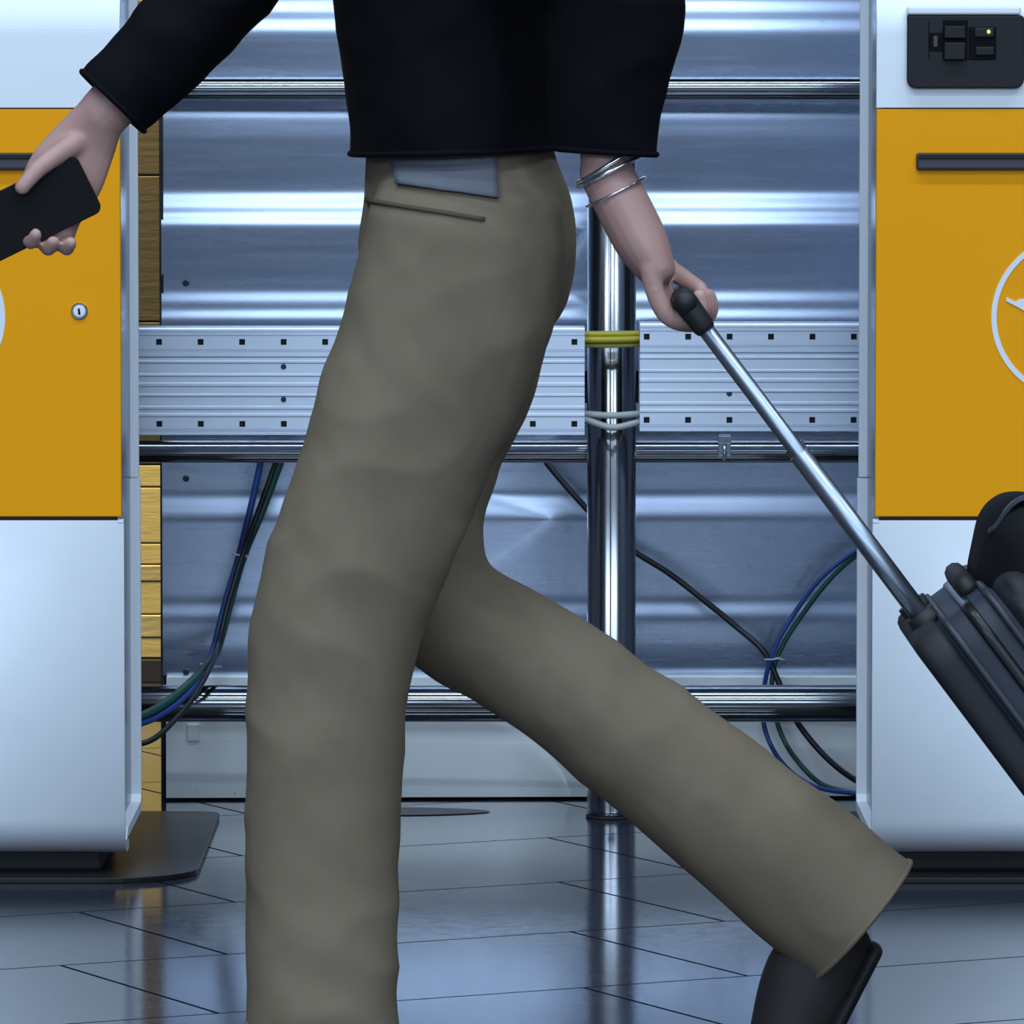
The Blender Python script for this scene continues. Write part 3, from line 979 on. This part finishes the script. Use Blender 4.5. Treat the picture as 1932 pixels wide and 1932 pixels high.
# far (right) hand: palm turned to the camera with the phone in it
HD = 7.345
add_limb(bm, [wrF, H(160, 268, HD), H(128, 322, HD), H(106, 362, HD + 0.004)], [(0.022, 0.028), (0.018, 0.036), (0.016, 0.043), (0.014, 0.042)], 4)
fx, fy = 0.82, 0.50      # across the palm, in pixels
for off, ln in ((-58, 0.96), (-20, 1.06), (18, 1.0), (54, 0.82)):
    bx, by = 108 + fx * off, 358 + fy * off
    p1 = (bx - 20 * ln, by + 42 * ln)
    p2 = (bx - 34 * ln, by + 86 * ln)
    p3 = (bx - 32 * ln, by + 104 * ln)
    p4 = (bx - 22 * ln, by + 88 * ln)
    if off == -58:
        add_limb(bm, [H(bx + 6, by - 12, HD), H(bx, by, HD + 0.006), H(bx - 18, by + 46, HD + 0.012), H(bx - 30, by + 84, HD + 0.010), H(bx - 38, by + 112, HD + 0.004)], [0.010, 0.0096, 0.009, 0.0084, 0.0072], 4, 12)
        continue
    add_limb(bm, [H(bx + 6, by - 12, HD), H(bx, by, HD + 0.003), H(*p1, HD + 0.006), H(*p2, HD - 0.004), H(*p3, HD - 0.028), H(*p4, HD - 0.042)],
             [0.010, 0.0096, 0.009, 0.0086, 0.008, 0.007], 4, 12)
add_limb(bm, [H(158, 262, HD - 0.006), H(118, 286, HD - 0.022), H(74, 318, HD - 0.034), H(40, 356, HD - 0.04)], [0.014, 0.012, 0.010, 0.0085], 4, 12)
body_me = remeshed(bm, 0.0032, 4, 0.4)
body_me.name = 'person'
person = link('person', body_me, M['skin'], None, True)
tag(person, 'walking person in dark jacket and khaki trousers, phone in one hand, pulling a trolley case', 'person')


def worn(name, me, m, smooth=True):
    o = link(name, me, m, person, smooth)
    return o


def cloth_folds(me, amp, f1=(9, 9, 22), f2=(26, 26, 60)):
    me.update()
    co = [v.co.copy() for v in me.vertices]
    no = [v.normal.copy() for v in me.vertices]
    for v, c, n_ in zip(me.vertices, co, no):
        a = noise.noise(Vector((c.x * f1[0] + c.z * 9, c.y * f1[1], c.z * f1[2] - c.x * 8)))
        b = noise.noise(Vector((c.x * f2[0], c.y * f2[1], c.z * f2[2] + c.x * 20)))
        ridge = 1 - abs(a) * 2
        v.co = c + n_ * (amp * (0.75 * ridge + 0.35 * b) - amp * 0.3)
    me.update()


def cut_hems(me, planes):
    """open the cloth at each plane (point, normal, reach) and give back the edge loops"""
    tb = bmesh.new()
    tb.from_mesh(me)
    for co_, no_, reach in planes:
        bmesh.ops.bisect_plane(tb, geom=tb.verts[:] + tb.edges[:] + tb.faces[:], plane_co=co_, plane_no=no_)
        dead = [f for f in tb.faces if (f.calc_center_median() - co_).dot(no_) > 1e-5 and (f.calc_center_median() - co_).length < reach]
        bmesh.ops.delete(tb, geom=dead, context='FACES')
    loops = []
    left = {e for e in tb.edges if e.is_boundary}
    while left:
        e = left.pop()
        loop = [e.verts[0], e.verts[1]]
        grow = True
        while grow:
            grow = False
            for e2 in loop[-1].link_edges:
                if e2 in left:
                    left.discard(e2)
                    loop.append(e2.other_vert(loop[-1]))
                    grow = True
                    break
        if len(loop) > 20:
            loops.append([v.co.copy() for v in loop])
    tb.to_mesh(me)
    tb.free()
    return loops


def add_hems(loops, m, parent):
    for lp_ in loops:
        keep = [lp_[0]]
        for p_ in lp_[1:]:
            if (p_ - keep[-1]).length > 0.012:
                keep.append(p_)
        keep = keep[:-1] + [keep[0], keep[1]]
        cen = sum(keep, Vector()) / len(keep)
        nrm_ = (keep[0] - cen).cross(keep[len(keep) // 3] - cen).normalized()
        bm = bmesh.new()
        add_tube(bm, keep, 0.0032, 8, tuple(nrm_), cap=False)
        mesh_obj('hem', bm, m, parent, True)


# --- trousers
bm = bmesh.new()
add_limb(bm, [A(868, 262), A(872, 330), A(880, 430), A(882, 530), A(868, 620)], [(0.150, 0.096), (0.160, 0.102), (0.176, 0.113), (0.168, 0.108), (0.11, 0.085)], 4, 28)
tN = [hipN + Vector((0, 0, 0.02)), A(842, 610, NEAR), A(770, 800, NEAR), A(702, 980, NEAR), A(642, 1150, NEAR), A(616, 1330, NEAR), A(610, 1520, NEAR), A(608, 1720, NEAR), A(612, 1990, NEAR)]
add_limb(bm, tN, [(0.10, 0.105), (0.098, 0.106), (0.092, 0.100), (0.086, 0.094), (0.082, 0.090), (0.078, 0.084), (0.076, 0.081), (0.075, 0.079), (0.077, 0.080)], 5, 28)
tF = [hipF + Vector((0, 0, 0.02)), A(872, 640, FARS), A(826, 820, FARS), A(790, 990, FARS), A(830, 1140, FARS), A(990, 1240, FARS), A(1180, 1378, FARS), A(1400, 1552, FARS), A(1640, 1752, FARS)]
add_limb(bm, tF, [(0.10, 0.098), (0.098, 0.092), (0.090, 0.078), (0.084, 0.070), (0.082, 0.066), (0.080, 0.068), (0.078, 0.072), (0.077, 0.078), (0.078, 0.084)], 5, 28)
me = remeshed(bm, 0.006, 8, 0.5)
cloth_folds(me, 0.0042, (6, 6, 8), (20, 20, 26))
shin = (A(1640, 1752, FARS) - A(1400, 1552, FARS)).normalized()
hem_loops = cut_hems(me, ((A(1622, 1738, FARS), shin, 0.22), (A(612, 1945, NEAR), Vector((-0.1, 0, -1)).normalized(), 0.22)))
trousers = worn('trousers', me, M['khaki'])
so_ = trousers.modifiers.new('thick', 'SOLIDIFY')
so_.thickness = 0.003
so_.offset = -1
so_.use_rim = False
trousers['label'] = 'khaki cotton trousers'
add_hems(hem_loops, M['khaki'], trousers)

# --- jacket with sleeves
bm = bmesh.new()
add_limb(bm, [A(864, 330), A(856, 235), A(848, 140), A(842, 20), A(846, -120), A(858, -280), A(872, -400)],
         [(0.178, 0.108), (0.180, 0.110), (0.176, 0.112), (0.178, 0.116), (0.186, 0.124), (0.190, 0.118), (0.12, 0.085)], 4, 28)
add_limb(bm, [A(872, -400), A(868, -470)], [(0.085, 0.07), (0.078, 0.07)], 3, 20)
add_limb(bm, [shN, shN.lerp(elN, 0.5) + Vector((0.01, 0, 0)), elN, elN.lerp(wrN, 0.5), A(1143, 300, 6.86)], [0.076, 0.072, 0.068, 0.060, (0.046, 0.050)], 5, 20)
add_limb(bm, [shF, shF.lerp(elF, 0.5), elF + Vector((0.0, 0, 0.01)), elF.lerp(wrF, 0.5), A(196, 208, 7.34)], [0.074, 0.068, 0.062, 0.054, (0.044, 0.045)], 5, 20)
me = remeshed(bm, 0.006, 8, 0.5)
cloth_folds(me, 0.005, (6, 6, 12), (20, 20, 30))
jl = cut_hems(me, ((A(860, 284), Vector((0.03, 0, -1)).normalized(), 0.26),
                   (A(1144, 286, 6.86), (wrN - elN).normalized(), 0.12),
                   (A(212, 190, 7.34), (wrF - elF).normalized(), 0.12)))
jacket = worn('jacket', me, M['navy'])
so_ = jacket.modifiers.new('thick', 'SOLIDIFY')
so_.thickness = 0.003
so_.offset = -1
so_.use_rim = False
add_hems(jl, M['navy'], jacket)
jacket['label'] = 'dark navy jacket'

# --- patches laid on the cloth: shirt tail below the jacket, pocket opening, seam
tb = bmesh.new()
tb.from_mesh(trousers.data)
tree = BVHTree.FromBMesh(tb)
tb.free()


def patch(name, corners, nu, nv, off, m, parent):
    """corners: four photo points (top left, top right, bottom right, bottom left) dropped onto the trousers"""
    a, b, c, d = corners
    bm = bmesh.new()
    grid = []
    for i in range(nu + 1):
        row = []
        for k in range(nv + 1):
            u, v = i / nu, k / nv
            x = (a[0] * (1 - u) + b[0] * u) * (1 - v) + (d[0] * (1 - u) + c[0] * u) * v
            y = (a[1] * (1 - u) + b[1] * u) * (1 - v) + (d[1] * (1 - u) + c[1] * u) * v
            q = P(x, y, DP)
            o = Vector((0, 0, CAM_H))
            hit = tree.ray_cast(o, (q - o).normalized())
            p = hit[0] + hit[1] * off if hit[0] is not None else q
            row.append(bm.verts.new(p))
        grid.append(row)
    for i in range(nu):
        for k in range(nv):
            bm.faces.new((grid[i][k], grid[i + 1][k], grid[i + 1][k + 1], grid[i][k + 1]))
    o = mesh_obj(name, bm, m, parent, True)
    s = o.modifiers.new('thick', 'SOLIDIFY')
    s.thickness = 0.002
    return o


st = patch('shirt_tail', ((738, 262), (930, 268), (938, 378), (752, 352)), 16, 12, 0.005, M['shirt'], person)
st['label'] = 'pale grey shirt tail below the jacket'
patch('pocket_opening', ((692, 375), (915, 411), (913, 418), (694, 383)), 20, 2, 0.0012, M['khaki_seam'], trousers)

# --- shoes
def shoe(heel, toe, up, d):
    """shoe from heel to toe; up = direction towards the ankle"""
    ax = (toe - heel).normalized()
    L = (toe - heel).length
    bm = bmesh.new()
    pts = [heel + ax * (L * t) + up * h for t, h in ((0.02, 0.05), (0.2, 0.056), (0.45, 0.048), (0.7, 0.034), (0.95, 0.026))]
    add_limb(bm, pts, [(0.034, 0.045), (0.038, 0.052), (0.041, 0.043), (0.045, 0.032), (0.036, 0.022)], 4, 18)
    o = worn('shoe', remeshed(bm, 0.005, 5), M['shoe'])
    bm = bmesh.new()
    add_limb(bm, [heel + up * 0.010, heel + ax * (L * 0.4) + up * 0.010, heel + ax * (L * 0.72) + up * 0.010, heel + ax * (L * 0.98) + up * 0.013], [(0.036, 0.010), (0.036, 0.010), (0.047, 0.010), (0.034, 0.010)], 4, 18)
    mesh_obj('sole', bm, M['sole'], o, True)
    return o


hN = Vector((ankN.x + 0.075, NEAR, 0.0))
shoe(hN, hN + Vector((-0.29, 0, 0)), Vector((0, 0, 1)), NEAR)
hF = A(1664, 1800, FARS)
tF_ = A(1520, 2080, FARS)
axF = (tF_ - hF).normalized()
upF = Vector((axF.z, 0, -axF.x))
if upF.dot(ankF - hF) < 0:
    upF = -upF
shoe(hF, hF + axF * 0.285, upF, FARS)

# --- hair, eyes
bm = bmesh.new()
add_ball(bm, hc + Vector((0.018, 0, 0.035)), (0.102, 0.083, 0.105), 24)
add_ball(bm, hc + Vector((0.05, 0, -0.015)), (0.062, 0.076, 0.08), 20)
worn('hair', remeshed(bm, 0.006, 3), M['hair'])
for s in (-1, 1):
    bm = bmesh.new()
    add_ball(bm, hc + Vector((-0.086, s * 0.031, 0.012)), 0.011, 12)
    e = mesh_obj('eye', bm, M['eye'], person, True)

# --- two thin bangles on the near wrist
def ring(name, c, axis, ra, rb, th, m, parent):
    axis = axis.normalized()
    s = Vector((0, 1, 0))
    q = axis.cross(s).normalized()
    n = 36
    pts = [c + s * (ra * math.cos(2 * math.pi * k / n)) + q * (rb * math.sin(2 * math.pi * k / n)) for k in range(n)]
    pts += [pts[0], pts[1]]
    bm = bmesh.new()
    add_tube(bm, pts, th, 8, tuple(axis), cap=False)
    return mesh_obj(name, bm, m, parent, True)


fa = A(1180, 420, 6.86) - A(1148, 280, 6.86)
b1 = ring('bangle', A(1152, 307, 6.86), fa + Vector((0.03, 0, 0)), 0.035, 0.038, 0.0024, M['bangle'], person)
ring('bangle', A(1153, 321, 6.86), fa + Vector((0.02, 0, 0)), 0.036, 0.037, 0.0024, M['bangle'], person)
ring('bangle', A(1162, 362, 6.86), fa + Vector((0.02, 0, 0)), 0.035, 0.033, 0.0014, M['bangle'], person)

# ------------------------------------------------------------------ phone in the forward hand
pcn = P(62, 396, HD - 0.022)
ph = thing('smartphone', 'black smartphone held in the forward hand', 'phone', pcn)
ax1 = (P(152, 352, HD - 0.020) - P(-28, 440, HD - 0.022)).normalized()
nrm = Vector((0.10, -0.97, -0.06))
nrm = (nrm - ax1 * nrm.dot(ax1)).normalized()
ax2 = nrm.cross(ax1).normalized()


def phone_slab(name, hl, hw, t0, t1, r, m):
    bm = bmesh.new()
    out = rounded_rect(0, 0, hl, hw, (r, r, r, r), 6)
    a = [bm.verts.new(pcn + ax1 * x + ax2 * y + nrm * t0) for x, y in out]
    b = [bm.verts.new(pcn + ax1 * x + ax2 * y + nrm * t1) for x, y in out]
    bm.faces.new(a)
    bm.faces.new(list(reversed(b)))
    for i in range(len(a)):
        j = (i + 1) % len(a)
        bm.faces.new((a[i], a[j], b[j], b[i]))
    return mesh_obj(name, bm, m, ph, False, 0.001)


phone_slab('case', 0.068, 0.034, -0.0045, 0.004, 0.009, M['phone_case'])
phone_slab('screen', 0.065, 0.031, -0.0052, -0.0036, 0.007, M['phone'])

# ------------------------------------------------------------------ trolley case pulled behind
SD = GD
suit = thing('trolley_case', 'black soft trolley case tilted behind the walking person, handle pulled out', 'suitcase')
gp = GC.copy()
ang = R(53.0)
du = Vector((math.cos(ang), 0, -math.sin(ang)))      # from the grip down to the wheels
dn = Vector((math.sin(ang), 0, math.cos(ang)))       # up and back, thickness of the case
wheel_r = 0.032
Ltot = (gp.z - wheel_r) / math.sin(ang)              # grip to wheel axle
base = gp + du * Ltot
suit.location = Vector((base.x, SD, 0))
L0 = 0.405            # grip to the top of the case
Lc = Ltot - L0 + 0.0
TK = 0.135


def SP_(u, y, n_):
    return gp + du * u + Vector((0, y, 0)) + dn * n_


def slab(name, u0, u1, hw, n0, n1, r, m, parent, bev=0.0, seg=4):
    """rounded block in the case's own axes"""
    bm = bmesh.new()
    out = rounded_rect((u0 + u1) / 2, 0, (u1 - u0) / 2, hw, (r, r, r, r), 6)
    a = [bm.verts.new(SP_(x, y, n0)) for x, y in out]
    b = [bm.verts.new(SP_(x, y, n1)) for x, y in out]
    bm.faces.new(a)
    bm.faces.new(list(reversed(b)))
    for i in range(len(a)):
        j = (i + 1) % len(a)
        bm.faces.new((a[i], a[j], b[j], b[i]))
    o = mesh_obj(name, bm, m, parent, bev > 0, bev, seg)
    return o


N0 = -0.026
body = slab('body', L0, Ltot - 0.01, 0.172, N0 + 0.03, N0 + 0.10, 0.04, M['navy_nylon'], suit, 0.012, 3)
body['label'] = 'dark navy side'
slab('back_frame', L0 - 0.004, Ltot - 0.006, 0.176, N0, N0 + 0.036, 0.04, M['nylon'], suit, 0.012, 3)
slab('front_pocket', L0 + 0.0, Ltot - 0.03, 0.165, N0 + 0.095, N0 + TK, 0.035, M['nylon'], suit, 0.02, 4)
for n_ in (N0 + 0.042, N0 + 0.092):
    bm = bmesh.new()
    out = rounded_rect((L0 + Ltot - 0.01) / 2, 0, (Ltot - 0.01 - L0) / 2 + 0.001, 0.1765, (0.041,) * 4, 6)
    pts = [SP_(x, y, n_) for x, y in out]
    pts += pts[:2]
    add_tube(bm, pts, 0.004, 8, tuple(dn), cap=False)
    mesh_obj('piping', bm, M['piping'], body, True)
bm = bmesh.new()
out = rounded_rect((L0 + Ltot - 0.01) / 2, 0, (Ltot - 0.01 - L0) / 2 + 0.0005, 0.1755, (0.041,) * 4, 6)
pts = [SP_(x, y, N0 + 0.068) for x, y in out]
pts += pts[:2]
add_tube(bm, pts, [(0.006, 0.002)] * len(pts), 8, tuple(dn), cap=False)
mesh_obj('zip', bm, M['zip'], body, True)
# side carry handle and top carry handle
tube('side_handle', [SP_(L0 + 0.26, -0.172, N0 + 0.08), SP_(L0 + 0.28, -0.2, N0 + 0.08), SP_(L0 + 0.40, -0.2, N0 + 0.08), SP_(L0 + 0.42, -0.172, N0 + 0.08)], 0.010, M['grip'], suit, 10, tuple(dn), 6)
tube('top_handle', [SP_(L0 + 0.004, -0.07, N0 + 0.08), SP_(L0 - 0.010, -0.055, N0 + 0.08), SP_(L0 - 0.012, 0.055, N0 + 0.08), SP_(L0 + 0.004, 0.07, N0 + 0.08)], 0.011, M['grip'], suit, 10, tuple(dn), 6)
for s in (-1, 1):
    tube('handle_tube', [SP_(0.012, s * 0.068, 0), SP_(L0 + 0.05, s * 0.068, 0)], (0.0085), M['tele'], suit, 14)
    tube('handle_sleeve', [SP_(0.19, s * 0.068, 0), SP_(L0 + 0.05, s * 0.068, 0)], (0.0108), M['tele'], suit, 14)
    tube('socket', [SP_(L0 - 0.014, s * 0.068, 0), SP_(L0 + 0.01, s * 0.068, 0)], 0.016, M['grip'], suit, 14)
    tube('wheel', [SP_(Ltot, s * 0.15 - 0.012, 0), SP_(Ltot, s * 0.15 + 0.012, 0)], wheel_r, M['sole'], suit, 28, (1, 0, 0))
    slab('wheel_housing', Ltot - 0.07, Ltot - 0.002, 0.024, N0 - 0.006, N0 + 0.05, 0.01, M['grip'], suit, 0.004, 2)
    suit_h = [o for o in suit.children if o.name.startswith('wheel_housing')][-1]
    for v in suit_h.data.vertices:
        v.co.y += s * 0.15
bm = bmesh.new()
add_limb(bm, [SP_(0, -0.074, 0), SP_(0, 0, 0), SP_(0, 0.074, 0)], [0.0125, 0.0125, 0.0125], 4, 14, (1, 0, 0))
mesh_obj('grip', bm, M['grip'], suit, True)
for s in (-1, 1):
    bm = bmesh.new()
    add_limb(bm, [SP_(-0.002, s * 0.068, 0), SP_(0.03, s * 0.068, 0)], [0.0125, 0.0115], 3, 12)
    mesh_obj('grip_corner', bm, M['grip'], suit, True)

# ------------------------------------------------------------------ soft bag lying on the trolley case
bc = P(2040, 1074, SD)
bag = thing('shoulder_bag', 'soft black bag lying on top of the tilted trolley case', 'bag', bc)
lean = R(13)
bu = Vector((math.cos(lean), 0, -math.sin(lean)))
bn = Vector((math.sin(lean), 0, math.cos(lean)))


def bag_shape(hu, hn, hy, cu=0, cn=0, cy=0, voxel=0.007, fold=0.003):
    bm = bmesh.new()
    for k in range(-4, 5):
        # a row of overlapping pillows gives the slack rounded outline
        q = k / 4
        w_ = math.sqrt(max(0.0, 1 - (abs(q) ** 3) * 0.55))
        add_ball(bm, bc + bu * cu + bn * cn + Vector((0, cy + hy * 0.85 * q, 0)), (0.03, 0.03, 0.03), 8)
        out = rounded_rect(0, 0, hu * w_, hn * w_, (hn * 0.6,) * 4, 5)
        if k == -4:
            rings = []
        rings.append([bm.verts.new(bc + bu * (x + cu) + bn * (y + cn) + Vector((0, cy + hy * q, 0))) for x, y in out])
    for a, b in zip(rings, rings[1:]):
        for i_ in range(len(a)):
            bm.faces.new((a[i_], a[(i_ + 1) % len(a)], b[(i_ + 1) % len(a)], b[i_]))
    bm.faces.new(rings[0])
    bm.faces.new(list(reversed(rings[-1])))
    me = remeshed(bm, voxel, 8)
    cloth_folds(me, fold, (7, 7, 9), (20, 20, 24))
    return me


link('body', bag_shape(0.112, 0.064, 0.13), M['bag'], bag, True)
link('side_pocket', bag_shape(0.07, 0.045, 0.02, 0.012, -0.006, -0.128, 0.006, 0.002), M['bag'], bag, True)
tube('strap', [bc + bu * -0.105 + Vector((0, -0.07, 0)) + bn * 0.02, bc + bu * -0.075 + Vector((0, -0.08, 0)) + bn * 0.064, bc + bu * 0.02 + Vector((0, -0.085, 0)) + bn * 0.071, bc + bu * 0.10 + Vector((0, -0.08, 0)) + bn * 0.05], [(0.014, 0.003)] * 19, M['piping'], bag, 10, (0, 1, 0), 6)
